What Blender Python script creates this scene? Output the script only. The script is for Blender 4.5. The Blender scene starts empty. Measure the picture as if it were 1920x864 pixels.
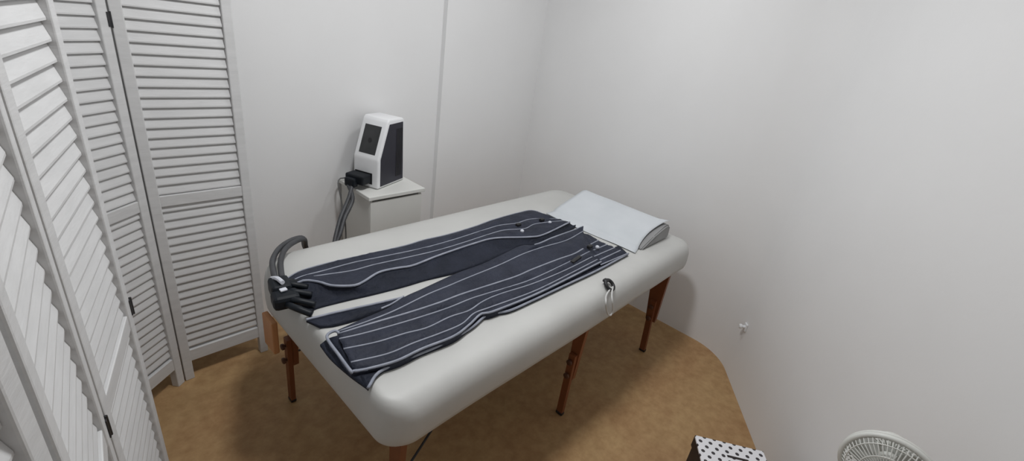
import bpy, bmesh, math, random
from mathutils import Vector, Matrix, noise

random.seed(7)
S = bpy.context.scene
COL = S.collection
PI = math.pi

# ------------------------------------------------------------------ camera
CAM = Vector((0.0, 0.0, 1.5))
ROT = Matrix(((0.68386, 0.21016, -0.69868),
              (-0.71685, 0.37218, -0.58969),
              (0.13610, 0.90412, 0.40516)))
# orthonormalise
_x = Vector(ROT.col[0]).normalized()
_z = (Vector(ROT.col[2]) - _x * Vector(ROT.col[2]).dot(_x)).normalized()
_y = _z.cross(_x)
ROT = Matrix((_x, _y, _z)).transposed()
FPX = 836.86


def ray(px, py):
    return ROT @ Vector((px - 960.0, -(py - 432.0), -FPX))


def at_z(px, py, z):
    d = ray(px, py)
    return CAM + d * ((z - CAM.z) / d.z)


def at_y(px, py, y):
    d = ray(px, py)
    return CAM + d * (y / d.y)


# ------------------------------------------------------------------ helpers
def link(o):
    COL.objects.link(o)
    return o


def tag(o, label=None, cat=None, group=None, kind=None):
    if label: o['label'] = label
    if cat: o['category'] = cat
    if group: o['group'] = group
    if kind: o['kind'] = kind
    return o


def empty(name, loc, label, cat, group=None, rz=0.0):
    o = bpy.data.objects.new(name, None)
    o.empty_display_size = 0.05
    link(o)
    o.location = loc
    o.rotation_euler = (0, 0, rz)
    return tag(o, label, cat, group)


def finish(name, bm, m, parent=None, smooth=False, angle=None, world=True):
    """bm is in world coordinates when world=True, else in the parent's own frame"""
    bmesh.ops.recalc_face_normals(bm, faces=bm.faces[:])
    me = bpy.data.meshes.new(name)
    bm.to_mesh(me)
    bm.free()
    mats = m if isinstance(m, (list, tuple)) else [m]
    for k in mats: me.materials.append(k)
    if smooth:
        for p in me.polygons: p.use_smooth = True
        if angle:
            try: me.set_sharp_from_angle(angle=math.radians(angle))
            except Exception: pass
    o = bpy.data.objects.new(name, me)
    link(o)
    if parent is not None:
        o.parent = parent
        if world:
            M = Matrix.Identity(4)
            p = parent
            chain = []
            while p is not None:
                chain.append(Matrix.LocRotScale(p.location, p.rotation_euler, p.scale)); p = p.parent
            for c in chain: M = c @ M
            me.transform(M.inverted())
    return o


def rebase(o):
    """put the origin of a lone mesh at the base centre of its box"""
    me = o.data
    xs = [v.co for v in me.vertices]
    lo = Vector((min(v.x for v in xs), min(v.y for v in xs), min(v.z for v in xs)))
    hi = Vector((max(v.x for v in xs), max(v.y for v in xs), max(v.z for v in xs)))
    c = Vector(((lo.x + hi.x) / 2, (lo.y + hi.y) / 2, lo.z))
    me.transform(Matrix.Translation(-c))
    o.location = c
    return o


def box(bm, c, s, bev=0.0, rot=None, seg=2, mi=0):
    """c centre, s full size, rot Matrix 3x3"""
    r = bmesh.ops.create_cube(bm, size=1.0)
    vs = r['verts']
    for v in vs: v.co = Vector((v.co.x * s[0], v.co.y * s[1], v.co.z * s[2]))
    if bev > 0:
        es = list({e for v in vs for e in v.link_edges})
        g = bmesh.ops.bevel(bm, geom=es, offset=bev, segments=seg, profile=0.5, affect='EDGES')
        vs = list({v for f in g['faces'] for v in f.verts} | {v for v in vs if v.is_valid})
        # collect the whole island
        seen = set(vs); st = list(vs)
        while st:
            v = st.pop()
            for e in v.link_edges:
                w = e.other_vert(v)
                if w not in seen: seen.add(w); st.append(w)
        vs = list(seen)
    M = rot if rot is not None else Matrix.Identity(3)
    for v in vs: v.co = M @ v.co + Vector(c)
    if mi:
        for f in {f for v in vs for f in v.link_faces}: f.material_index = mi
    return vs


def prism(bm, pts, ext, mi=0):
    """extrude polygon pts (3D) by vector ext"""
    a = [bm.verts.new(p) for p in pts]
    b = [bm.verts.new(Vector(p) + Vector(ext)) for p in pts]
    n = len(pts)
    fs = [bm.faces.new(a), bm.faces.new(b[::-1])]
    for i in range(n): fs.append(bm.faces.new((a[i], b[i], b[(i + 1) % n], a[(i + 1) % n])))
    for f in fs: f.material_index = mi
    return a + b


def catmull(pts, n):
    P = [Vector(p) for p in pts]
    if len(P) == 2:
        return [P[0].lerp(P[1], i / n) for i in range(n + 1)]
    # resample by arc length on a Catmull-Rom curve
    dense = []
    for i in range(len(P) - 1):
        p0 = P[i - 1] if i > 0 else P[0] * 2 - P[1]
        p1, p2 = P[i], P[i + 1]
        p3 = P[i + 2] if i + 2 < len(P) else P[-1] * 2 - P[-2]
        for k in range(12):
            t = k / 12
            dense.append(0.5 * ((2 * p1) + (p2 - p0) * t + (2 * p0 - 5 * p1 + 4 * p2 - p3) * t * t + (3 * p1 - p0 - 3 * p2 + p3) * t ** 3))
    dense.append(P[-1])
    L = [0.0]
    for i in range(1, len(dense)): L.append(L[-1] + (dense[i] - dense[i - 1]).length)
    out = []
    j = 0
    for i in range(n + 1):
        t = L[-1] * i / n
        while j < len(L) - 2 and L[j + 1] < t: j += 1
        d = L[j + 1] - L[j]
        out.append(dense[j].lerp(dense[j + 1], (t - L[j]) / d if d > 1e-9 else 0))
    return out


def tube(bm, pts, r, seg=10, caps=True, mi=0, flat=1.0, closed=False):
    rings = []
    n = len(pts)
    prev = None
    for i, p in enumerate(pts):
        p = Vector(p)
        if closed:
            t = (Vector(pts[(i + 1) % n]) - Vector(pts[i - 1])).normalized()
        else:
            t = (Vector(pts[min(i + 1, n - 1)]) - Vector(pts[max(i - 1, 0)])).normalized()
        if prev is None:
            up = Vector((0, 0, 1)) if abs(t.z) < 0.9 else Vector((1, 0, 0))
            a = t.cross(up).normalized()
        else:
            a = (prev - t * prev.dot(t)).normalized()
        prev = a
        b = t.cross(a)
        rr = r[i] if isinstance(r, (list, tuple)) else r
        rings.append([bm.verts.new(p + a * rr * math.cos(2 * PI * k / seg) + b * rr * flat * math.sin(2 * PI * k / seg)) for k in range(seg)])
    m = n if closed else n - 1
    for i in range(m):
        A, B = rings[i], rings[(i + 1) % n]
        for k in range(seg):
            f = bm.faces.new((A[k], A[(k + 1) % seg], B[(k + 1) % seg], B[k])); f.material_index = mi
    if caps and not closed:
        bm.faces.new(rings[0][::-1]).material_index = mi
        bm.faces.new(rings[-1]).material_index = mi


def lathe(bm, c, axis, prof, seg=24, mi=0):
    """prof: list of (radius, along)"""
    axis = Vector(axis).normalized()
    a = axis.orthogonal().normalized(); b = axis.cross(a)
    rings = []
    for r, h in prof:
        rings.append([bm.verts.new(Vector(c) + axis * h + (a * math.cos(2 * PI * k / seg) + b * math.sin(2 * PI * k / seg)) * max(r, 1e-4)) for k in range(seg)])
    for i in range(len(rings) - 1):
        for k in range(seg):
            f = bm.faces.new((rings[i][k], rings[i][(k + 1) % seg], rings[i + 1][(k + 1) % seg], rings[i + 1][k])); f.material_index = mi
    bm.faces.new(rings[0][::-1]).material_index = mi
    bm.faces.new(rings[-1]).material_index = mi


# ------------------------------------------------------------------ materials
def hexlin(r, g, b):
    f = lambda c: (c / 255 / 12.92) if c / 255 <= 0.04045 else ((c / 255 + 0.055) / 1.055) ** 2.4
    return (f(r), f(g), f(b), 1)


def mat(name, c1, c2=None, scale=8.0, rough=0.5, bump=0.0, bscale=None, detail=4, metal=0.0, spec=0.5, stretch=None, sheen=0.0):
    m = bpy.data.materials.new(name)
    m.use_nodes = True
    nt = m.node_tree
    b = nt.nodes['Principled BSDF']
    b.inputs['Roughness'].default_value = rough
    b.inputs['Metallic'].default_value = metal
    b.inputs['Specular IOR Level'].default_value = spec
    if sheen:
        b.inputs['Sheen Weight'].default_value = sheen
    tc = nt.nodes.new('ShaderNodeTexCoord')
    mp = nt.nodes.new('ShaderNodeMapping')
    nt.links.new(tc.outputs['Object'], mp.inputs['Vector'])
    if stretch: mp.inputs['Scale'].default_value = stretch
    n = nt.nodes.new('ShaderNodeTexNoise')
    n.inputs['Scale'].default_value = scale
    n.inputs['Detail'].default_value = detail
    nt.links.new(mp.outputs['Vector'], n.inputs['Vector'])
    r = nt.nodes.new('ShaderNodeValToRGB')
    r.color_ramp.elements[0].position = 0.3; r.color_ramp.elements[1].position = 0.7
    r.color_ramp.elements[0].color = c1
    r.color_ramp.elements[1].color = c2 or c1
    nt.links.new(n.outputs['Fac'], r.inputs['Fac'])
    nt.links.new(r.outputs['Color'], b.inputs['Base Color'])
    if bump:
        n2 = nt.nodes.new('ShaderNodeTexNoise')
        n2.inputs['Scale'].default_value = bscale or scale * 6
        n2.inputs['Detail'].default_value = 3
        nt.links.new(mp.outputs['Vector'], n2.inputs['Vector'])
        bp = nt.nodes.new('ShaderNodeBump')
        bp.inputs['Strength'].default_value = bump
        bp.inputs['Distance'].default_value = 0.006
        nt.links.new(n2.outputs['Fac'], bp.inputs['Height'])
        nt.links.new(bp.outputs['Normal'], b.inputs['Normal'])
    return m


M = {}
M['wall'] = mat('wall_paint', hexlin(234, 234, 234), hexlin(237, 237, 237), 3, 0.75, 0.05, 60)
M['ceiling'] = mat('ceiling_paint', hexlin(242, 242, 242), hexlin(244, 244, 244), 3, 0.85)
M['screen'] = mat('white_painted_wood', hexlin(205, 205, 205), hexlin(215, 215, 215), 9, 0.55, 0.08, 40, stretch=(1, 1, 6))
M['hinge'] = mat('dark_metal', hexlin(58, 58, 60), hexlin(70, 70, 72), 20, 0.4, metal=0.6)
M['vinyl'] = mat('offwhite_vinyl', hexlin(192, 192, 189), hexlin(199, 199, 196), 5, 0.5, 0.05, 30)
M['wood'] = mat('orange_beech', hexlin(118, 68, 40), hexlin(142, 86, 52), 6, 0.5, 0.05, stretch=(1, 1, 0.15))
M['wood_dark'] = mat('dark_beech', hexlin(78, 46, 30), hexlin(92, 56, 36), 9, 0.5)
M['wood_lit'] = mat('lit_orange_beech', hexlin(196, 138, 92), hexlin(210, 154, 108), 6, 0.5, stretch=(1, 1, .2))  # leg beech made paler: the light falling on the bracket is in the colour
M['knob'] = mat('black_plastic', hexlin(26, 26, 28), hexlin(34, 34, 36), 10, 0.45)
M['navy'] = mat('navy_nylon', hexlin(34, 38, 51), hexlin(47, 51, 65), 14, 0.65, 0.9, 60, spec=.3)
M['navy_dark'] = mat('navy_lining', hexlin(26, 30, 41), hexlin(37, 41, 54), 14, 0.7, 0.8, 60, spec=.25)
M['piping'] = mat('silver_piping', hexlin(132, 137, 150), hexlin(156, 160, 172), 30, 0.5)
M['hose'] = mat('charcoal_rubber', hexlin(56, 57, 60), hexlin(72, 73, 76), 20, 0.5)
M['plug'] = mat('black_blue_plastic', hexlin(14, 19, 25), hexlin(21, 27, 34), 12, 0.5, spec=.3)
M['white_plastic'] = mat('white_plastic', hexlin(232, 233, 235), hexlin(238, 239, 240), 6, 0.4)
M['glass_dark'] = mat('dark_display', hexlin(46, 47, 48), hexlin(58, 59, 60), 12, 0.25)
M['side_dark'] = mat('dark_navy_plastic', hexlin(34, 34, 46), hexlin(42, 42, 54), 10, 0.45)
M['cabinet'] = mat('white_melamine', hexlin(216, 216, 212), hexlin(221, 221, 217), 4, 0.55)
M['pillow'] = mat('grey_vinyl', hexlin(140, 140, 140), hexlin(150, 150, 150), 8, 0.55, 0.1)
M['paper'] = mat('white_paper', hexlin(199, 204, 208), hexlin(208, 212, 216), 7, 0.7, 0.15, 14)
M['cord'] = mat('grey_cord', hexlin(96, 96, 96), hexlin(110, 110, 110), 10, 0.6)
M['clear'] = mat('pale_translucent_plastic', hexlin(200, 200, 198), hexlin(210, 210, 208), 10, 0.3)
M['chair'] = mat('offwhite_chair_plastic', hexlin(214, 215, 210), hexlin(220, 221, 216), 6, 0.45)
M['box_dark'] = mat('dark_card', hexlin(34, 27, 27), hexlin(46, 36, 34), 10, 0.6)
M['label_white'] = mat('white_tag', hexlin(205, 208, 218), hexlin(222, 225, 232), 10, 0.5)


def floor_material():
    m = bpy.data.materials.new('tan_cork_floor')
    m.use_nodes = True
    nt = m.node_tree; L = nt.links
    b = nt.nodes['Principled BSDF']
    b.inputs['Roughness'].default_value = 0.5
    b.inputs['Specular IOR Level'].default_value = 0.3
    tc = nt.nodes.new('ShaderNodeTexCoord')
    n1 = nt.nodes.new('ShaderNodeTexNoise'); n1.inputs['Scale'].default_value = 5; n1.inputs['Detail'].default_value = 5
    n2 = nt.nodes.new('ShaderNodeTexNoise'); n2.inputs['Scale'].default_value = 22; n2.inputs['Detail'].default_value = 6; n2.inputs['Roughness'].default_value = 0.65
    r1 = nt.nodes.new('ShaderNodeValToRGB'); r2 = nt.nodes.new('ShaderNodeValToRGB')
    r1.color_ramp.elements[0].position = .35; r1.color_ramp.elements[1].position = .68
    r1.color_ramp.elements[0].color = hexlin(163, 126, 87); r1.color_ramp.elements[1].color = hexlin(180, 149, 105)
    r2.color_ramp.elements[0].position = .35; r2.color_ramp.elements[1].position = .65
    r2.color_ramp.elements[0].color = hexlin(152, 117, 80); r2.color_ramp.elements[1].color = hexlin(192, 159, 116)
    mx = nt.nodes.new('ShaderNodeMix'); mx.data_type = 'RGBA'; mx.inputs['Factor'].default_value = 0.45
    for n in (n1, n2): L.new(tc.outputs['Object'], n.inputs['Vector'])
    L.new(n1.outputs['Fac'], r1.inputs['Fac']); L.new(n2.outputs['Fac'], r2.inputs['Fac'])
    L.new(r1.outputs['Color'], mx.inputs['A']); L.new(r2.outputs['Color'], mx.inputs['B'])
    L.new(mx.outputs['Result'], b.inputs['Base Color'])
    bp = nt.nodes.new('ShaderNodeBump'); bp.inputs['Strength'].default_value = .08; bp.inputs['Distance'].default_value = .003
    L.new(n2.outputs['Fac'], bp.inputs['Height']); L.new(bp.outputs['Normal'], b.inputs['Normal'])
    return m


def dots_material():
    """white card with staggered small dark dots, in the box's own coordinates"""
    m = bpy.data.materials.new('white_card_with_dark_dots')
    m.use_nodes = True
    nt = m.node_tree; L = nt.links
    b = nt.nodes['Principled BSDF']; b.inputs['Roughness'].default_value = 0.5
    tc = nt.nodes.new('ShaderNodeTexCoord')
    sp = nt.nodes.new('ShaderNodeSeparateXYZ'); L.new(tc.outputs['Object'], sp.inputs[0])

    def math_(op, a, c=None):
        n = nt.nodes.new('ShaderNodeMath'); n.operation = op
        for i, v in enumerate((a, c)):
            if v is None: continue
            if isinstance(v, (int, float)): n.inputs[i].default_value = v
            else: L.new(v, n.inputs[i])
        return n.outputs[0]
    px, py = 0.036, 0.022
    gx = math_('DIVIDE', sp.outputs[0], px)
    gy = math_('DIVIDE', sp.outputs[1], py)
    row = math_('FLOOR', gy)
    odd = math_('MODULO', math_('ABSOLUTE', row), 2.0)
    gx2 = math_('ADD', gx, math_('MULTIPLY', odd, 0.5))
    fx = math_('MULTIPLY', math_('SUBTRACT', math_('SUBTRACT', gx2, math_('FLOOR', gx2)), 0.5), px)
    fy = math_('MULTIPLY', math_('SUBTRACT', math_('SUBTRACT', gy, row), 0.5), py)
    d = math_('SQRT', math_('ADD', math_('MULTIPLY', fx, fx), math_('MULTIPLY', fy, fy)))
    mask = math_('LESS_THAN', d, 0.0068)
    mx = nt.nodes.new('ShaderNodeMix'); mx.data_type = 'RGBA'
    L.new(mask, mx.inputs['Factor'])
    mx.inputs['A'].default_value = hexlin(236, 236, 240); mx.inputs['B'].default_value = hexlin(56, 52, 56)
    L.new(mx.outputs['Result'], b.inputs['Base Color'])
    return m


M['floor'] = floor_material()
M['dots'] = dots_material()

# ------------------------------------------------------------------ room
YW = 2.075          # back wall
XE = 2.44          # end wall at the head of the table
CX, CY = 2.44, 0.40   # corner where the angled wall starts
AD = Vector((-0.834, -0.552, 0)).normalized()   # angled wall direction
AN = Vector((-AD.y, AD.x, 0)); AN = AN if AN.dot(Vector((0, 0, 0)) - Vector((CX, CY, 0))) > 0 else -AN
XL = -1.0
H = 2.5
TT = 0.08
tl = (XL - CX) / AD.x
AE = Vector((CX, CY, 0)) + AD * tl      # angled wall meets left wall


def structure(name, bm, m):
    o = finish(name, bm, m); o['kind'] = 'structure'; return o


outline = [(XL, AE.y), (CX, CY), (XE, YW), (XL, YW)]
bm = bmesh.new(); prism(bm, [(x, y, -0.05) for x, y in [(XL - .1, AE.y - .2), (CX + .1, CY - .1), (XE + .1, YW + .1), (XL - .1, YW + .1)]], (0, 0, 0.05)); structure('floor', bm, M['floor'])
bm = bmesh.new(); prism(bm, [(x, y, H) for x, y in [(XL - .1, AE.y - .2), (CX + .1, CY - .1), (XE + .1, YW + .1), (XL - .1, YW + .1)]], (0, 0, 0.05)); structure('ceiling', bm, M['ceiling'])
# walls as solid slabs outside the room outline; the back wall steps forward right of the cabinet
bm = bmesh.new(); prism(bm, [(XL - TT, YW, 0), (1.64, YW, 0), (1.64, YW - .032, 0), (XE, YW - .032, 0), (XE, YW + TT, 0), (XL - TT, YW + TT, 0)], (0, 0, H)); structure('wall_back', bm, M['wall'])
bm = bmesh.new(); prism(bm, [(XE, CY + .15, 0), (XE + TT, CY + .15, 0), (XE + TT, YW + TT, 0), (XE, YW + TT, 0)], (0, 0, H)); structure('wall_right', bm, M['wall'])
bm = bmesh.new(); C0 = Vector((CX, CY, 0))
tg = 0.15                                   # the corner between the two walls is rounded
pA, pB = C0 + Vector((0, tg, 0)), C0 + AD * tg
half = math.acos(Vector((0, 1, 0)).dot(AD)) / 2
rad = tg * math.tan(half)
cc = pA + Vector((-rad, 0, 0))
a0, a1 = 0.0, -(PI - 2 * half)
arc = [cc + Vector((math.cos(a0 + (a1 - a0) * k / 20), math.sin(a0 + (a1 - a0) * k / 20), 0)) * rad for k in range(21)]
prism(bm, arc + [AE, AE - AN * TT, C0 - AN * TT, C0 + Vector((.03, tg, 0))], (0, 0, H)); wf = structure('wall_front', bm, M['wall'])
for p in wf.data.polygons: p.use_smooth = True
wf.data.set_sharp_from_angle(angle=math.radians(25))
bm = bmesh.new(); prism(bm, [(XL, AE.y, 0), (XL, YW, 0), (XL - TT, YW, 0), (XL - TT, AE.y, 0)], (0, 0, H)); structure('wall_left', bm, M['wall'])

# ------------------------------------------------------------------ folding screen
scr = empty('folding_screen', (0.07, 1.165, 0), 'white wooden louvred folding screen with dark hinges standing left of the massage table', 'folding screen')
PW, ST, PH = 0.335, 0.032, 1.72
joints = [(-0.155, 0.178), (-0.060, 0.500), (-0.025, 0.838), (0.067, 1.165), (-0.205, 1.360), (-0.034, 1.640), (0.231, 1.845), (0.566, 1.845)]


def panel(a, b, hinges=()):
    a = Vector((a[0], a[1], 0)); b = Vector((b[0], b[1], 0))
    u = (b - a).normalized(); W = (b - a).length - 0.014
    n = Vector((u.y, -u.x, 0)); z = Vector((0, 0, 1))
    R = Matrix((u, n, z)).transposed()
    if R.determinant() < 0: pass
    a = a + u * 0.007
    P = lambda s, t, h: a + u * s + n * t + z * h
    bm = bmesh.new()
    for s in (ST / 2, W - ST / 2): box(bm, P(s, 0, PH / 2), (ST, 0.030, PH), 0.003, R)
    for z0, z1 in ((0.088, 0.142), (0.772, 0.812), (PH - .085, PH - .015)):
        box(bm, P(W / 2, 0, (z0 + z1) / 2), (W - 2 * ST + .002, 0.024, z1 - z0), 0.002, R)
    pn = finish('panel', bm, M['screen'], scr)
    bm = bmesh.new()
    ch, th = 0.0192, 0.0026
    ang = math.radians(73)
    d1 = Vector((math.cos(ang), -math.sin(ang)))   # (n, z): outward and down
    d2 = Vector((d1.y, -d1.x))
    k = 4
    while True:
        zb = 0.024 + 0.033 * k; k += 1
        zc = zb + ch * math.sin(ang)
        if zb > PH - .105: break
        if zb < 0.135 or (0.777 < zb < 0.800): continue
        q = []
        for p1, p2 in ((-ch, -th * .6), (-ch * .8, -th), (ch * .8, -th), (ch, -th * .5), (ch, th * .5), (ch * .8, th), (-ch * .8, th), (-ch, th * .6)):
            v = d1 * p1 + d2 * p2
            q.append(P(ST + .0005, v.x, zc + v.y))
        prism(bm, q, u * (W - 2 * ST - .001))
    finish('louvers', bm, M['screen'], pn)
    if hinges:
        for hz in hinges:
            bm = bmesh.new()
            box(bm, P(W - .002, 0.0160, hz), (0.010, 0.0025, 0.040), 0.001, R)
            tube(bm, [P(W + .004, 0.0165, hz - .022), P(W + .004, 0.0165, hz + .022)], 0.0028, 8)
            finish('hinge', bm, M['hinge'], pn)


for i in range(len(joints) - 1):
    panel(joints[i], joints[i + 1], ((.80,), (.785,), (.815,), (.80,), (.80,), (1.37,), ())[i])

# ------------------------------------------------------------------ massage table
X0, X1, Y0, Y1 = 0.440, 2.235, 0.643, 1.568
ZB, ZT = 0.503, 0.655
tab = empty('massage_table', ((X0 + X1) / 2, (Y0 + Y1) / 2, 0), 'long off-white padded massage table with wooden legs in the middle of the room', 'massage table')


def rr(inset, rad, n=10):
    """rounded rectangle outline, ordered"""
    gi = inset * .3 if inset < .1 else .03 + (inset - .1) * 1.7 if inset < .2 else inset   # the foot end is squarer
    x0, x1, y0, y1 = X0 + gi, X1 - inset, Y0 + inset, Y1 - inset
    out = []
    for sx, sy, a0, rc_ in ((1, 0, -PI / 2, rad), (1, 1, 0, rad + .03), (0, 1, PI / 2, rad + .095), (0, 0, PI, rad)):
        r = max(rc_ - inset, 0.015)
        cx = x1 - r if sx else x0 + r
        cy = y1 - r if sy else y0 + r
        for k in range(n + 1):
            a = a0 + PI / 2 * k / n
            out.append(Vector((cx + r * math.cos(a), cy + r * math.sin(a), 0)))
    # subdivide long sides
    res = []
    m = len(out)
    for i in range(m):
        p, q = out[i], out[(i + 1) % m]
        c = 40 if i % (n + 1) == n else 1
        for k in range(c): res.append(p.lerp(q, k / c))
    return res


bm = bmesh.new()
prof = [(0.05, ZB), (0.018, ZB + .003), (0.005, ZB + .014), (0.0, ZB + .035), (0.0, ZB + .065), (0.002, ZB + .092), (0.008, ZB + .114), (0.019, ZB + .132), (0.036, ZB + .1445), (0.060, ZB + .1505), (0.095, ZT), (0.2, ZT), (0.3, ZT), (0.4, ZT)]
rings = []
for ins, z in prof:
    ring = []
    for p in rr(ins, 0.085):
        w = noise.noise(Vector((p.x * 3.1, p.y * 3.1, z * 5))) * 0.004 if 0 < prof.index((ins, z)) < 8 else 0
        ring.append(bm.verts.new((p.x, p.y + w, z + w * .5)))
    rings.append(ring)
for A, B in zip(rings, rings[1:]):
    n = len(A)
    for k in range(n): bm.faces.new((A[k], A[(k + 1) % n], B[(k + 1) % n], B[k]))
bm.faces.new(rings[0][::-1]); bm.faces.new(rings[-1])
finish('cushion', bm, M['vinyl'], tab, smooth=True)
# wooden frame under the cushion
bm = bmesh.new()
for y in (Y0 + .075, Y1 - .075): box(bm, ((X0 + X1) / 2, y, ZB - .035), (X1 - X0 - .16, 0.022, 0.07), 0.003)
for x in (X0 + .09, (X0 + X1) / 2 - .012, (X0 + X1) / 2 + .012, X1 - .09): box(bm, (x, (Y0 + Y1) / 2, ZB - .035), (0.022, Y1 - Y0 - .128, 0.07), 0.003)
finish('frame', bm, M['wood'], tab)


def leg(top, foot, wide=.62):
    """wide tapered upper board, narrow lower extension, knobs, rubber foot"""
    top = Vector(top); foot = Vector(foot)
    ax = (foot - top); Lh = ax.length; ax.normalize()
    y = Vector((0, 1, 0)); y = (y - ax * y.dot(ax)).normalized(); x = y.cross(ax)
    P = lambda s, a, b: top + ax * s + x * a + y * b
    bm = bmesh.new()
    h = 0.30
    pts = [P(s_, -.010, b_ * wide) for s_, b_ in ((0, -.045), (0, .045), (h * .45, .036), (h, .026), (h, -.026), (h * .45, -.036))]
    prism(bm, pts, x * 0.020)
    lg = finish('leg', bm, M['wood'], tab)
    bm = bmesh.new()
    prism(bm, [P(h * .55, .0105, -.015), P(h * .55, .0105, .015), P(Lh - .012, .0105, .015), P(Lh - .012, .0105, -.015)], x * 0.018)
    finish('leg_extension', bm, M['wood'], lg)
    for s in (h * .66, h * .9):
        bm = bmesh.new(); lathe(bm, P(s, .0285, 0), x, [(.005, -.002), (.005, .005), (.012, .006), (.013, .014), (.009, .017)], 16)
        finish('knob', bm, M['wood_dark'], lg, smooth=True, angle=40)
    bm = bmesh.new()
    box(bm, Vector((P(Lh, .0195, 0).x, foot.y, .008)), (.022, .034, .016), .004)
    finish('rubber_foot', bm, M['knob'], lg)


leg((0.508, 0.712, ZB - .0), (0.503, 0.712, 0.0))
leg((0.525, 1.43, ZB - .0), (0.540, 1.475, 0.0))
bm = bmesh.new(); box(bm, (.437, 1.385, .435), (.020, .085, .13), .004); finish('leg_bracket', bm, M['wood_lit'], tab)
leg((1.355, 0.705, ZB), (1.372, 0.712, 0.0))
leg((1.345, 1.42, ZB), (1.365, 1.42, 0.0))
leg((2.04, 0.705, ZB), (2.095, 0.692, 0.0), 1.0)
leg((2.04, 1.42, ZB), (2.095, 1.43, 0.0), 1.0)
for pts in ([(0.53, 0.72, 0.30), (0.95, 0.85, 0.46), (1.30, 0.9, 0.50)], [(0.53, 1.40, 0.30), (0.95, 1.25, 0.46), (1.30, 1.2, 0.50)]):
    bm = bmesh.new(); tube(bm, pts, 0.004, 8)
    finish('support_cable', bm, M['hinge'], tab)

# ------------------------------------------------------------------ compression trousers
tr = empty('compression_trousers', (1.15, 1.05, ZT), 'navy quilted compression trousers with pale piping spread on the massage table', 'compression trousers')
ZL, ZU = 0.664, 0.684
NP = 90


def curve(px, z):
    return catmull([at_z(x, y, zz) for x, y, zz in [(p[0], p[1], p[2] if len(p) > 2 else z) for p in px]], NP)


def quilt(bm, curves, puff, floorz, M_=7, skirt=True):
    """puffed strips between neighbouring piping curves, closed down to floorz"""
    rows = []
    for i in range(len(curves) - 1):
        A, B = curves[i], curves[i + 1]
        for k in range(M_ if i < len(curves) - 2 else M_ + 1):
            t = k / M_
            row = []
            for j in range(NP + 1):
                p = A[j].lerp(B[j], t)
                w = (B[j] - A[j]).length
                b = puff * math.sin(PI * t) ** 0.7 * min(1.0, w / 0.05)
                b += (0.0075 * noise.noise(Vector((p.x * 13, p.y * 24, i * 3.1))) + 0.0036 * noise.noise(Vector((p.x * 55, p.y * 40, i * 5.7)))) * math.sin(PI * t)
                row.append(Vector((p.x, p.y, p.z + b)))
            rows.append(row)
    top = [[bm.verts.new(p) for p in r] for r in rows]
    bot = [[bm.verts.new((p.x, p.y, floorz)) for p in r] for r in (rows[0], rows[-1])]
    for a, b in zip(top, top[1:]):
        for j in range(NP): bm.faces.new((a[j], a[j + 1], b[j + 1], b[j]))
    for e, bt in ((top[0], bot[0]), (top[-1], bot[1])):
        for j in range(NP): bm.faces.new((e[j], e[j + 1], bt[j + 1], bt[j]))
    for j in (0, NP):
        bm.faces.new([r[j] for r in top] + [bot[1][j], bot[0][j]])
    for j in range(NP): bm.faces.new((bot[0][j], bot[0][j + 1], bot[1][j + 1], bot[1][j]))


def pipe(bm, c, r=0.003, dz=0.0015, j0=0, j1=None):
    pts = [p + Vector((0, 0, dz)) for p in c[j0:(j1 or NP) + 1]]
    tube(bm, pts, r, 8)


TF = 0.656
# far leg (px, py[, z]) taken on the table top
F0 = curve([(530, 528, .668), (565, 508), (630, 490), (681, 479), (759, 461), (792, 451), (840, 440), (890, 425), (926, 412), (973, 399), (1000, 395), (1034, 408)], .676)
F1 = curve([(537, 536, .672), (560, 521), (607, 508), (662, 493), (701, 485), (792, 466), (850, 450), (900, 434), (937, 423), (968, 419), (997, 411), (1045, 411)], ZU)
F1b = curve([(541, 539, .676), (566, 523), (607, 516), (660, 508), (701, 497), (760, 484), (820, 470), (870, 455), (913, 441), (945, 432), (984, 429), (1005, 420), (1056, 414)], ZU + .002)
F2 = curve([(543, 541, .68), (568, 527), (597, 529), (623, 536), (662, 536), (681, 529), (711, 511), (746, 503), (775, 498), (824, 479), (889, 457), (929, 447), (991, 445), (1020, 440), (1068, 417)], .694)
F3 = curve([(577, 583, .664), (600, 574, .663), (656, 560, .663), (700, 550, .663), (759, 535, .663), (800, 523, .663), (856, 508, .668), (905, 492), (945, 474), (978, 459), (1010, 457), (1045, 446), (1080, 421)], .674)
bm = bmesh.new(); quilt(bm, [F0, F1, F1b, F2], .008, TF)
far = finish('far_leg', bm, M['navy'], tr, smooth=True)
bm = bmesh.new(); quilt(bm, [F2, F3], -.006, TF)
finish('far_leg_inner_side', bm, M['navy_dark'], tr, smooth=True)
bm = bmesh.new()
pipe(bm, F0, .0026); pipe(bm, F1, .0025); pipe(bm, F1b, .0025, j0=6); pipe(bm, F2, .0042)
finish('piping', bm, M['piping'], far, smooth=True)

# near leg, upper layer
E0 = curve([(632, 619, .674), (681, 597), (727, 577), (759, 556), (792, 541), (856, 512, .68), (905, 494), (945, 475), (978, 460, .7), (1004, 459, .702), (1036, 446, .7), (1072, 433), (1093, 425)], .684)
M1 = curve([(634, 622, .676), (690, 603), (740, 583), (801, 553), (840, 537), (873, 523), (937, 497), (980, 477), (1017, 464), (1062, 451), (1093, 434)], .690)
N1 = curve([(637, 626, .678), (694, 608), (769, 586), (824, 568), (866, 552), (931, 531), (970, 518), (997, 506), (1046, 487), (1075, 477), (1093, 467)], .690)
N2 = curve([(636, 636), (681, 626), (746, 608), (792, 594), (840, 578), (882, 561), (910, 552), (960, 537), (1000, 523), (1060, 495), (1105, 472)], .686)
N3 = curve([(644, 655), (707, 642), (759, 626), (801, 615), (843, 595), (879, 583), (905, 566), (937, 552), (1000, 532), (1060, 507), (1110, 482)], .686)
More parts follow.
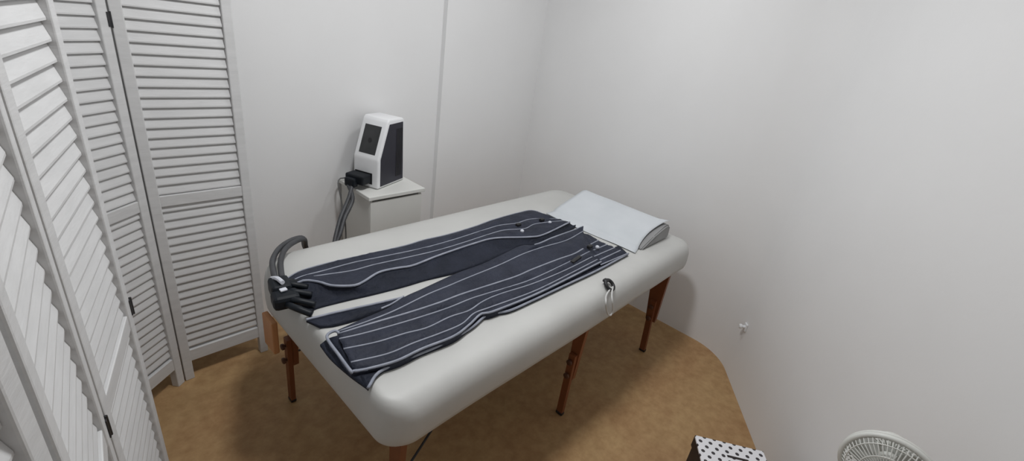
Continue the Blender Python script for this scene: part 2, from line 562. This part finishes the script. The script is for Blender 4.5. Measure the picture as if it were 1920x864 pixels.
N4 = curve([(658, 680), (727, 664), (775, 644), (824, 626), (866, 608), (889, 588), (921, 576), (1000, 547), (1060, 518), (1120, 487)], .684)
N5 = curve([(661, 697, .676), (681, 694, .678), (743, 677), (792, 654), (850, 631), (880, 609), (902, 589), (925, 584), (1000, 554), (1060, 525), (1127, 491)], .680)
bm = bmesh.new(); quilt(bm, [E0, M1, N1, N2, N3, N4, N5], .007, TF)
near = finish('near_leg', bm, M['navy'], tr, smooth=True)
bm = bmesh.new()
for c, r in ((M1, .0026), (N1, .0034), (N2, .0026), (N3, .0026), (N4, .0026), (N5, .0036)): pipe(bm, c, r)
pipe(bm, E0, .0038, .001, 62)
foot_trim = catmull([N1[0], at_z(628, 620, .682), at_z(613, 632, .682), at_z(636, 666, .682), at_z(658, 696, .682), N5[0] + Vector((0, 0, .002)), N5[3]], 40)
tube(bm, foot_trim, .0042, 8)
waist = [M1[-1], E0[-1] + Vector((0, 0, .002))]
finish('piping', bm, M['piping'], near, smooth=True)
# sole part of the foot between the trim and the stripes
bm = bmesh.new()
lo = curve([(616, 634), (634, 662), (660, 696)], .672)
hi = curve([(640, 628), (648, 658), (666, 690)], .682)
quilt(bm, [lo, hi], .003, TF, 3)
finish('foot_end', bm, M['navy_dark'], tr, smooth=True)

# lower layer of the near leg
LA = curve([(574, 600), (640, 584), (700, 571), (756, 558)], .664)
LB = curve([(600, 611), (632, 607), (690, 590), (745, 566)], .665)
bm = bmesh.new(); quilt(bm, [LA, LB], .003, TF, 4)
low = finish('lower_layer', bm, M['navy_dark'], tr, smooth=True)
bm = bmesh.new(); pipe(bm, LA, .004)
LF = curve([(715, 579), (735, 570), (757, 556)], .682); pipe(bm, LF, .003)
finish('piping', bm, M['piping'], low, smooth=True)
L5 = curve([(604, 640), (640, 664), (700, 676), (800, 640), (880, 600), (1000, 548), (1060, 520), (1120, 487), (1162, 464)], .664)
L5 = curve([(640, 650), (700, 668), (760, 655), (840, 620), (900, 584), (1000, 540), (1060, 512), (1120, 478), (1160, 460)], .667)
L6 = curve([(690, 728), (711, 698), (759, 675), (824, 648), (882, 616), (915, 590), (954, 583), (1000, 563), (1060, 535), (1120, 507), (1178, 476)], .665)
bm = bmesh.new(); quilt(bm, [L5, L6], .002, TF, 5)
lo2 = finish('lower_layer', bm, M['navy_dark'], tr, smooth=True)
bm = bmesh.new(); pipe(bm, L6, .0042)
finish('piping', bm, M['piping'], lo2, smooth=True)
S1 = curve([(600, 646), (620, 672), (655, 703), (688, 727)], .662)
S2 = curve([(613, 636), (640, 668), (668, 690), (712, 693)], .667)
bm = bmesh.new(); quilt(bm, [S1, S2], .002, TF, 4)
finish('lower_foot', bm, M['navy_dark'], tr, smooth=True)
# back of the waist, beyond the front flap
W1 = curve([(1088, 440), (1090, 455), (1094, 470), (1100, 482)], .676)
W2 = curve([(1097, 436), (1120, 449), (1150, 464), (1172, 474)], .674)
curves = []
for t in (0, .33, .66, 1): pass
WA = curve([(1094, 472, .68), (1108, 464), (1122, 452)], .676)
ws = []
for (a, b), zz in zip((((1085, 436), (1098, 438)), ((1085, 470), (1122, 451)), ((1098, 476), (1138, 459)), ((1108, 484), (1152, 465)), ((1116, 492), (1163, 470)), ((1126, 497), (1176, 476))), (.672, .676, .68, .68, .678, .67)):
    ws.append(curve([a, ((a[0] + b[0]) / 2, (a[1] + b[1]) / 2), b], zz))
bm = bmesh.new(); quilt(bm, ws, .005, TF, 5)
wb = finish('waistband', bm, M['navy'], tr, smooth=True)
bm = bmesh.new()
for c in ws[1:]: pipe(bm, c, .003)
finish('piping', bm, M['piping'], wb, smooth=True)
# buckles with white toggles
for (bx, by), (tx, ty) in (((972, 421), (979, 433)), ((1016, 412), (1031, 417)), ((1106, 462), (1120, 463))):
    c = at_z(bx, by, .698); t = at_z(tx, ty, .696)
    bm = bmesh.new(); box(bm, c, (.026, .018, .014), .004)
    bu = finish('buckle', bm, M['knob'], tr)
    bm = bmesh.new(); lathe(bm, t + Vector((0, 0, -.006)), (0, 0, 1), [(.007, 0), (.009, .004), (.008, .010), (.004, .013)], 14)
    finish('toggle', bm, M['label_white'], bu, smooth=True)
bm = bmesh.new(); c = at_z(1080, 486, .697); box(bm, c, (.075, .016, .010), .003, Matrix.Rotation(.15, 3, 'Z')); finish('strap', bm, M['knob'], tr)

# ------------------------------------------------------------------ device on the cabinet
CBX0, CBX1, CBY0, CBY1, CBZ = 1.035, 1.356, 1.770, 2.062, 0.70
cab = empty('drawer_cabinet', ((CBX0 + CBX1) / 2, (CBY0 + CBY1) / 2, 0), 'narrow white drawer cabinet against the back wall behind the massage table', 'cabinet')
bm = bmesh.new()
t = .016
box(bm, (CBX0 + .012 + t / 2, (CBY0 + CBY1) / 2 + .006, .34), (t, CBY1 - CBY0 - .022, .68), .001)
box(bm, (CBX1 - .012 - t / 2, (CBY0 + CBY1) / 2 + .006, .34), (t, CBY1 - CBY0 - .022, .68), .001)
box(bm, ((CBX0 + CBX1) / 2, CBY1 - .009, .36), (CBX1 - CBX0 - .057, .008, .62), .001)
box(bm, ((CBX0 + CBX1) / 2, (CBY0 + CBY1) / 2 + .006, .05), (CBX1 - CBX0 - .057, CBY1 - CBY0 - .04, .016), .001)
finish('body', bm, M['cabinet'], cab)
bm = bmesh.new(); box(bm, ((CBX0 + CBX1) / 2, (CBY0 + CBY1) / 2, CBZ - .010), (CBX1 - CBX0, CBY1 - CBY0, .020), .003); finish('top_panel', bm, M['cabinet'], cab)
for k in range(2):
    z0 = .066 + k * .305
    bm = bmesh.new()
    box(bm, ((CBX0 + CBX1) / 2, CBY0 + .016, z0 + .1485), (CBX1 - CBX0 - .026, .016, .297), .002)
    for s in (-1, 1): box(bm, ((CBX0 + CBX1) / 2 + s * .12, CBY0 + .13, z0 + .09), (.01, .21, .12), .001)
    dr = finish('drawer', bm, M['cabinet'], cab)

MP = Vector((1.122, 1.838, 0)); e1 = Vector((.928, .373, 0)).normalized(); e2 = Vector((-.373, .928, 0)).normalized()
MW, MD = .146, .222
dev = empty('compression_machine', MP + e1 * MD / 2 + e2 * MW / 2 + Vector((0, 0, CBZ)), 'white air pump machine with slanted dark screen and dark side standing on the cabinet', 'machine')
D = lambda a, b, z: MP + e1 * a + e2 * b + Vector((0, 0, z))
bm = bmesh.new()
sec = [(0.0, CBZ + .002), (0.0, .848), (.071, 1.026), (.086, 1.037), (.197, 1.033), (.211, 1.022), (MD, CBZ + .002)]
vs = prism(bm, [D(a, 0, z) for a, z in sec], e2 * MW)
bmesh.ops.bevel(bm, geom=bm.edges[:], offset=.010, segments=3, profile=.5, affect='EDGES')
body = finish('housing', bm, M['white_plastic'], dev, smooth=True, angle=35)
bm = bmesh.new()
sl = (Vector((.071, 0, 1.026)) - Vector((0, 0, .848))).normalized()
nrm2 = Vector((-sl.z, 0, sl.x))
F = lambda b, s, o: D(0 + sl.x * s + nrm2.x * o, b, .848 + sl.z * s + nrm2.z * o)
prism(bm, [F(.026, .022, -.004), F(MW - .026, .022, -.004), F(MW - .026, .162, -.004), F(.026, .162, -.004)], F(0, 0, .0055) - F(0, 0, 0))
bmesh.ops.bevel(bm, geom=bm.edges[:], offset=.001, segments=1, affect='EDGES')
scn = finish('screen', bm, M['glass_dark'], dev)
bm = bmesh.new(); lathe(bm, F(MW / 2, .088, .001), F(0, 0, 1) - F(0, 0, 0), [(.012, 0), (.012, .0012), (.011, .0016)], 24); finish('logo_disc', bm, M['knob'], scn)
for side in (0, 1):
    bm = bmesh.new()
    bb = -.0022 if side == 0 else MW - .002
    s2 = [(.018, .715), (.018, .850), (.084, 1.012), (.192, 1.014), (.206, .715)]
    prism(bm, [D(a, bb, z) for a, z in s2], e2 * .0042)
    sd = finish('side_panel', bm, M['side_dark'], dev)
    for k in range(5):
        a = .140 + k * .011
        bm = bmesh.new(); prism(bm, [D(a, bb - (.0015 if side == 0 else -.0038), z) for z in (.74, .985)] + [D(a + .005, bb - (.0015 if side == 0 else -.0038), z) for z in (.985, .74)], e2 * .002)
        finish('vent_rib', bm, M['knob'], sd)
for a, b in ((.03, .02), (.03, MW - .02), (MD - .03, .02), (MD - .03, MW - .02)):
    bm = bmesh.new(); lathe(bm, D(a, b, CBZ), (0, 0, 1), [(.009, 0), (.010, .006)], 14)
    finish('foot', bm, M['knob'], dev)
bm = bmesh.new(); prism(bm, [D(-.002, .034, .722), D(-.002, .134, .722), D(-.002, .134, .778), D(-.002, .034, .778)], e1 * .006); finish('port', bm, M['knob'], dev)

# ------------------------------------------------------------------ air hose from machine to trousers
hose = empty('air_hose', (0.93, 1.75, 0.60), 'dark twin air hose running from the machine to the trouser feet', 'hose')
bm = bmesh.new()
c0 = D(-.035, .088, .752)
Rm = Matrix((e1, e2, Vector((0, 0, 1)))).transposed()
box(bm, c0, (.066, .105, .046), .008, Rm)
box(bm, D(-.072, .100, .738), (.034, .060, .046), .010, Rm)
finish('plug', bm, M['plug'], hose)
for k, s in ((0, -.012), (1, .013)):
    st = D(-.078, .100 + s, .725)
    pts = catmull([st, Vector((.985 + s * .5, 1.85 - s * .6, .675)), Vector((.918 + s * .6, 1.80 - s * .4, .610)), Vector((.868 + s * .5, 1.755 - s * .3, .545)), Vector((.80, 1.70 + s * .8, .47)), Vector((.725, 1.672 + s, .49)), Vector((.670, 1.622 + s * .5, .60)), Vector((.640, 1.566 + s * .4, .672)), Vector((.592, 1.542 + s * .8, .684)), Vector((.535 - s * .5, 1.493 + s * .7, .688)), Vector((.490 - s * .9, 1.422 + s * .4, .690)), Vector((.462 - s * .9, 1.345, .690)), Vector((.446 - s * .7, 1.285, .690))], 90)
    bm = bmesh.new(); tube(bm, pts, .0095, 10)
    finish('tube', bm, M['hose'], hose, smooth=True)
bm = bmesh.new()
Rk = Matrix.Rotation(-1.75, 3, 'Z')
box(bm, (.437, 1.262, .683), (.075, .058, .050), .010, Rk)
box(bm, (.430, 1.205, .676), (.060, .075, .044), .012, Rk)
finish('manifold', bm, M['plug'], hose)
bm = bmesh.new()
for p in ([(.428, 1.30, .70), (.433, 1.27, .714), (.436, 1.235, .716)],):
    tube(bm, catmull([Vector(q) for q in p], 10), .007, 8)
finish('label', bm, M['label_white'], hose)
bm = bmesh.new()
box(bm, (.43, 1.218, .702), (.02, .016, .006), .002)
finish('label', bm, M['label_white'], hose)
for a, b in (((.445, 1.29, .688), (.50, 1.265, .676)), ((.45, 1.27, .686), (.505, 1.225, .680)), ((.44, 1.235, .682), (.50, 1.185, .676)), ((.432, 1.20, .676), (.488, 1.135, .672)), ((.425, 1.18, .672), (.462, 1.10, .668))):
    a = Vector(a); b = Vector(b); mid = (a + b) / 2 + Vector((-.012, -.004, .012))
    bm = bmesh.new(); tube(bm, catmull([a, mid, b], 12), .010, 10)
    finish('branch_tube', bm, M['plug'], hose, smooth=True)

# thin mains cord beside the cabinet
bm = bmesh.new()
cpts = catmull([D(MD + .004, .06, .73), Vector((1.352, 2.0, .722)), Vector((1.20, 2.028, .716)), Vector((1.06, 2.027, .715)), Vector((1.012, 2.02, .705)), Vector((1.005, 1.98, .62)), Vector((1.00, 1.93, .48)), Vector((.97, 1.90, .30)), Vector((.90, 1.92, .08)), Vector((.84, 1.96, .006)), Vector((.78, 1.98, .005))], 80)
tube(bm, cpts, .0035, 8)
cd = rebase(finish('power_cord', bm, M['cord'], None, smooth=True)); tag(cd, 'thin grey cord hanging down beside the left side of the cabinet', 'cord')

# ------------------------------------------------------------------ wedge pillow and paper
bm = bmesh.new()
ya, yb = .757, 1.255
sec = [(1.845, ZT + .001), (1.85, ZT + .010), (1.95, ZT + .046), (2.05, ZT + .076), (2.085, ZT + .080), (2.112, ZT + .066), (2.118, ZT + .02), (2.110, ZT + .001)]
prism(bm, [(x, ya, z) for x, z in sec], (0, yb - ya, 0))
bmesh.ops.bevel(bm, geom=bm.edges[:], offset=.007, segments=2, affect='EDGES')
pil = rebase(finish('wedge_pillow', bm, M['pillow'], None, smooth=True, angle=50)); tag(pil, 'grey wedge pillow under the white paper at the head of the table', 'pillow')
bm = bmesh.new()
NU, NV = 40, 26
path = [(1.775, ZT + .003), (1.83, ZT + .004), (1.853, ZT + .018), (1.95, ZT + .0515), (2.05, ZT + .0815), (2.085, ZT + .0855), (2.105, ZT + .082)]
pc = catmull([Vector((x, 0, z)) for x, z in path], NU)
top = []
for i, p in enumerate(pc):
    row = []
    for j in range(NV + 1):
        s = j / NV
        f = i / NU
        yl = .765 + .030 * math.sin(PI * min(1, f * 1.02)) ** 1.0
        y = yl + (yb + .018 - yl) * s
        yy = y + .02 * (1 - f) * (s - .5)
        edge = max(0, 1 - j / 3)
        w = .0030 * (noise.noise(Vector((p.x * 9, y * 7, 1.3))) + .6) + .010 * edge * f * f
        row.append(Vector((p.x + .008 * math.sin(s * 5 + 1) * (1 if i == 0 else 0), yy, p.z + max(w, .0005))))
    top.append(row)
tv = [[bm.verts.new(p) for p in r] for r in top]
bv = [[bm.verts.new(p - Vector((0, 0, .0008))) for p in r] for r in top]
for i in range(NU):
    for j in range(NV):
        bm.faces.new((tv[i][j], tv[i][j + 1], tv[i + 1][j + 1], tv[i + 1][j]))
        bm.faces.new((bv[i][j], bv[i + 1][j], bv[i + 1][j + 1], bv[i][j + 1]))
for i in range(NU):
    bm.faces.new((tv[i][0], tv[i + 1][0], bv[i + 1][0], bv[i][0])); bm.faces.new((tv[i][NV], bv[i][NV], bv[i + 1][NV], tv[i + 1][NV]))
for j in range(NV):
    bm.faces.new((tv[0][j], bv[0][j], bv[0][j + 1], tv[0][j + 1])); bm.faces.new((tv[NU][j], tv[NU][j + 1], bv[NU][j + 1], bv[NU][j]))
pp = rebase(finish('paper_sheet', bm, M['paper'], None, smooth=True)); tag(pp, 'white paper sheet draped over the wedge pillow at the head of the table', 'paper sheet')

# ------------------------------------------------------------------ ring with loop hanging on the near edge
ring = empty('hook_ring', (1.44, .66, .62), 'small black ring with pale loop hanging on the near edge of the massage table', 'hook')
bm = bmesh.new()
rc = at_z(1143, 534, .657); ra = Vector((1, 0, 0)); rb = Vector((0, .80, .60)).normalized()
tube(bm, [rc + ra * .020 * math.cos(2 * PI * k / 24) + rb * .021 * math.sin(2 * PI * k / 24) for k in range(24)], .007, 10, closed=True)
box(bm, rc + Vector((-.004, .018, .012)), (.024, .020, .012), .005)
finish('ring', bm, M['knob'], ring, smooth=True, angle=50)
bm = bmesh.new()
lp = catmull([rc + Vector((-.004, -.012, -.004)), at_z(1137, 553, .640), at_y(1136, 566, .624), at_y(1137, 580, .6235), at_y(1141, 590, .6235), at_y(1146, 590, .6235), at_y(1149, 580, .6235), at_y(1148, 566, .624), at_z(1147, 552, .641), rc + Vector((.006, -.012, -.004))], 40)
tube(bm, lp, .0035, 8)
finish('loop', bm, M['clear'], ring, smooth=True)

# ------------------------------------------------------------------ little knob on the angled wall
kn = empty('wall_knob', (2.286, .298, .30), 'small white plastic knob on the lower grey wall right of the table', 'wall knob')
base = Vector((CX, CY, 0)) + AD * ((Vector((2.286, .305, 0)) - Vector((CX, CY, 0))).dot(AD)); base.z = .302
kn.location = base
bm = bmesh.new(); Rw = Matrix((AD, AN, Vector((0, 0, 1)))).transposed(); box(bm, base + AN * .004, (.030, .008, .042), .003, Rw); finish('base_plate', bm, M['white_plastic'], kn)
bm = bmesh.new(); lathe(bm, base + AN * .008, AN, [(.008, 0), (.008, .012), (.012, .016), (.012, .024), (.008, .028)], 16); finish('cap', bm, M['white_plastic'], kn, smooth=True, angle=40)

# ------------------------------------------------------------------ dotted box
bu = Vector((.552, -.834, 0)).normalized(); bv_ = Vector((-.834, -.552, 0)).normalized()
BZ = .22
bl = at_z(1303, 815, BZ)
BWd, BLn = .248, .20
bc = bl + bu * BWd / 2 + bv_ * BLn / 2; bc.z = 0
bxo = empty('gift_box', bc, 'low box with white black-dotted lid and dark sides on the floor by the angled wall', 'box', rz=math.atan2(bu.y, bu.x))
bm = bmesh.new(); box(bm, (0, 0, (BZ - .05) / 2), (BWd - .008, BLn - .008, BZ - .05), .003); finish('body', bm, M['box_dark'], bxo, world=False)
bm = bmesh.new()
box(bm, (0, 0, BZ - .004), (BWd, BLn, .008), .002)
lid = finish('lid', bm, M['dots'], bxo, world=False)
bm = bmesh.new()
for sx in (-1, 1): box(bm, (sx * (BWd / 2 - .003), 0, BZ - .030), (.006, BLn, .044), .001)
for sy in (-1, 1): box(bm, (0, sy * (BLn / 2 - .003), BZ - .030), (BWd - .012, .006, .044), .001)
finish('lid_rim', bm, M['box_dark'], lid, world=False)
bm = bmesh.new(); box(bm, (.015, .035, BZ + .0008), (.075, .009, .0016), .0005); finish('slot', bm, M['box_dark'], lid, world=False)

# ------------------------------------------------------------------ pedestal fan
FX = 1.10
q2, q3 = [CAM + ray(*p) * (FX / ray(*p).x) for p in ((1640, 795), (1712, 863))]
fr = .086
md = (q2 + q3) / 2; hv = (q3 - q2); hl = hv.length / 2
pv = Vector((0, hv.z, -hv.y)).normalized()
if pv.z > 0: pv = -pv
fc = md + pv * math.sqrt(fr * fr - hl * hl); fc.x = FX; fc.z -= .003; fc.y -= .046


fan = empty('pedestal_fan', (FX + .03, fc.y, 0), 'white round fan with wire guard at the bottom edge in front of the right wall', 'fan')
ring_ = lambda r, x, n=48: [Vector((FX + x, fc.y + r * math.cos(2 * PI * k / n), fc.z + r * math.sin(2 * PI * k / n))) for k in range(n)]
bm = bmesh.new()
tube(bm, ring_(fr - .006, 0), .006, 10, closed=True)
for r, x in ((fr * .82, -.016), (fr * .56, -.026)): tube(bm, ring_(r, x), .0014, 6, closed=True)
for k in range(56):
    a = 2 * PI * k / 56
    rad_ = lambda r, x: Vector((FX + x, fc.y + r * math.cos(a), fc.z + r * math.sin(a)))
    tube(bm, [rad_(fr - .008, -.001), rad_(fr * .82, -.016), rad_(fr * .56, -.026), rad_(.02, -.030)], .0012, 5)
lathe(bm, (FX - .034, fc.y, fc.z), (1, 0, 0), [(.018, 0), (.026, .003), (.026, .007)], 24)
gd = finish('front_guard', bm, M['chair'], fan, smooth=True, angle=45)
bm = bmesh.new()
tube(bm, ring_(fr - .006, .012), .004, 8, closed=True)
for r, x in ((fr * .80, .036), (fr * .50, .048)): tube(bm, ring_(r, x), .0014, 6, closed=True)
for k in range(48):
    a = 2 * PI * k / 48
    rad_ = lambda r, x: Vector((FX + x, fc.y + r * math.cos(a), fc.z + r * math.sin(a)))
    tube(bm, [rad_(fr - .007, .012), rad_(fr * .80, .036), rad_(fr * .50, .048), rad_(.028, .052)], .0012, 5)
finish('rear_guard', bm, M['chair'], fan, smooth=True)
for k in range(3):
    bm = bmesh.new()
    rows = []
    for i in range(9):
        t = i / 8
        r = .018 + (fr * .80 - .018) * t
        wdt = (.30 + .85 * math.sin(PI * (.15 + .75 * t))) * .52
        row = []
        for j in range(7):
            u = j / 6 - .5
            a = 2 * PI * k / 3 + u * 2 * wdt + .25 * t
            row.append((FX + .020 + u * .034 * (1 - .3 * t), fc.y + r * math.cos(a), fc.z + r * math.sin(a)))
        rows.append(row)
    A = [[bm.verts.new(p) for p in r] for r in rows]
    B = [[bm.verts.new((p[0] + .0022, p[1], p[2])) for p in r] for r in rows]
    for i in range(8):
        for j in range(6):
            bm.faces.new((A[i][j], A[i][j + 1], A[i + 1][j + 1], A[i + 1][j])); bm.faces.new((B[i][j], B[i + 1][j], B[i + 1][j + 1], B[i][j + 1]))
        for j in (0, 6): bm.faces.new((A[i][j], A[i + 1][j], B[i + 1][j], B[i][j]))
    for i in (0, 8):
        for j in range(6): bm.faces.new((A[i][j], A[i][j + 1], B[i][j + 1], B[i][j]))
    finish('blade', bm, M['chair'], fan, smooth=True, angle=60)
bm = bmesh.new(); lathe(bm, (FX + .004, fc.y, fc.z), (1, 0, 0), [(.012, 0), (.021, .006), (.021, .036), (.010, .040), (.010, .050)], 20); finish('hub', bm, M['chair'], fan, smooth=True, angle=40)
bm = bmesh.new(); lathe(bm, (FX + .050, fc.y, fc.z), (1, 0, 0), [(.026, 0), (.036, .006), (.036, .046), (.026, .062), (.012, .066)], 24); finish('motor_housing', bm, M['chair'], fan, smooth=True, angle=40)
bm = bmesh.new(); tube(bm, [(FX + .095, fc.y, .02), (FX + .095, fc.y, fc.z - .030)], .013, 14); finish('pole', bm, M['chair'], fan, smooth=True, angle=40)
bm = bmesh.new(); lathe(bm, (FX + .095, fc.y, 0), (0, 0, 1), [(.100, 0), (.108, .006), (.104, .016), (.03, .028), (.02, .05), (.014, .052)], 40); finish('base', bm, M['chair'], fan, smooth=True, angle=40)

# ------------------------------------------------------------------ lights
def area(name, loc, size, power, color=(1, 1, 1), rot=(0, 0, 0), shape='DISK'):
    l = bpy.data.lights.new(name, 'AREA'); l.shape = shape; l.size = size; l.energy = power; l.color = color
    if shape == 'RECTANGLE': l.size_y = size
    o = bpy.data.objects.new(name, l); link(o); o.location = loc; o.rotation_euler = rot
    return o


area('ceiling_light', (.75, .85, H - .06), .24, 17.4, (.98, .99, 1.0))
area('ceiling_light', (1.65, 1.05, H - .06), .24, 6.2, (.98, .99, 1.0))

w = bpy.data.worlds.new('world'); S.world = w; w.use_nodes = True
w.node_tree.nodes['Background'].inputs[0].default_value = (.8, .85, 1, 1)
w.node_tree.nodes['Background'].inputs[1].default_value = 0.2

cam = bpy.data.cameras.new('camera'); co = bpy.data.objects.new('camera', cam); link(co)
cam.sensor_fit = 'HORIZONTAL'; cam.sensor_width = 36; cam.lens = FPX / 1920 * 36; cam.clip_start = .02
co.matrix_world = Matrix.Translation(CAM) @ ROT.to_4x4()
S.camera = co
S.view_settings.view_transform = 'Standard'
S.view_settings.look = 'None'
S.view_settings.gamma = 1
S.view_settings.use_curve_mapping = False
S.view_settings.exposure = 0.0
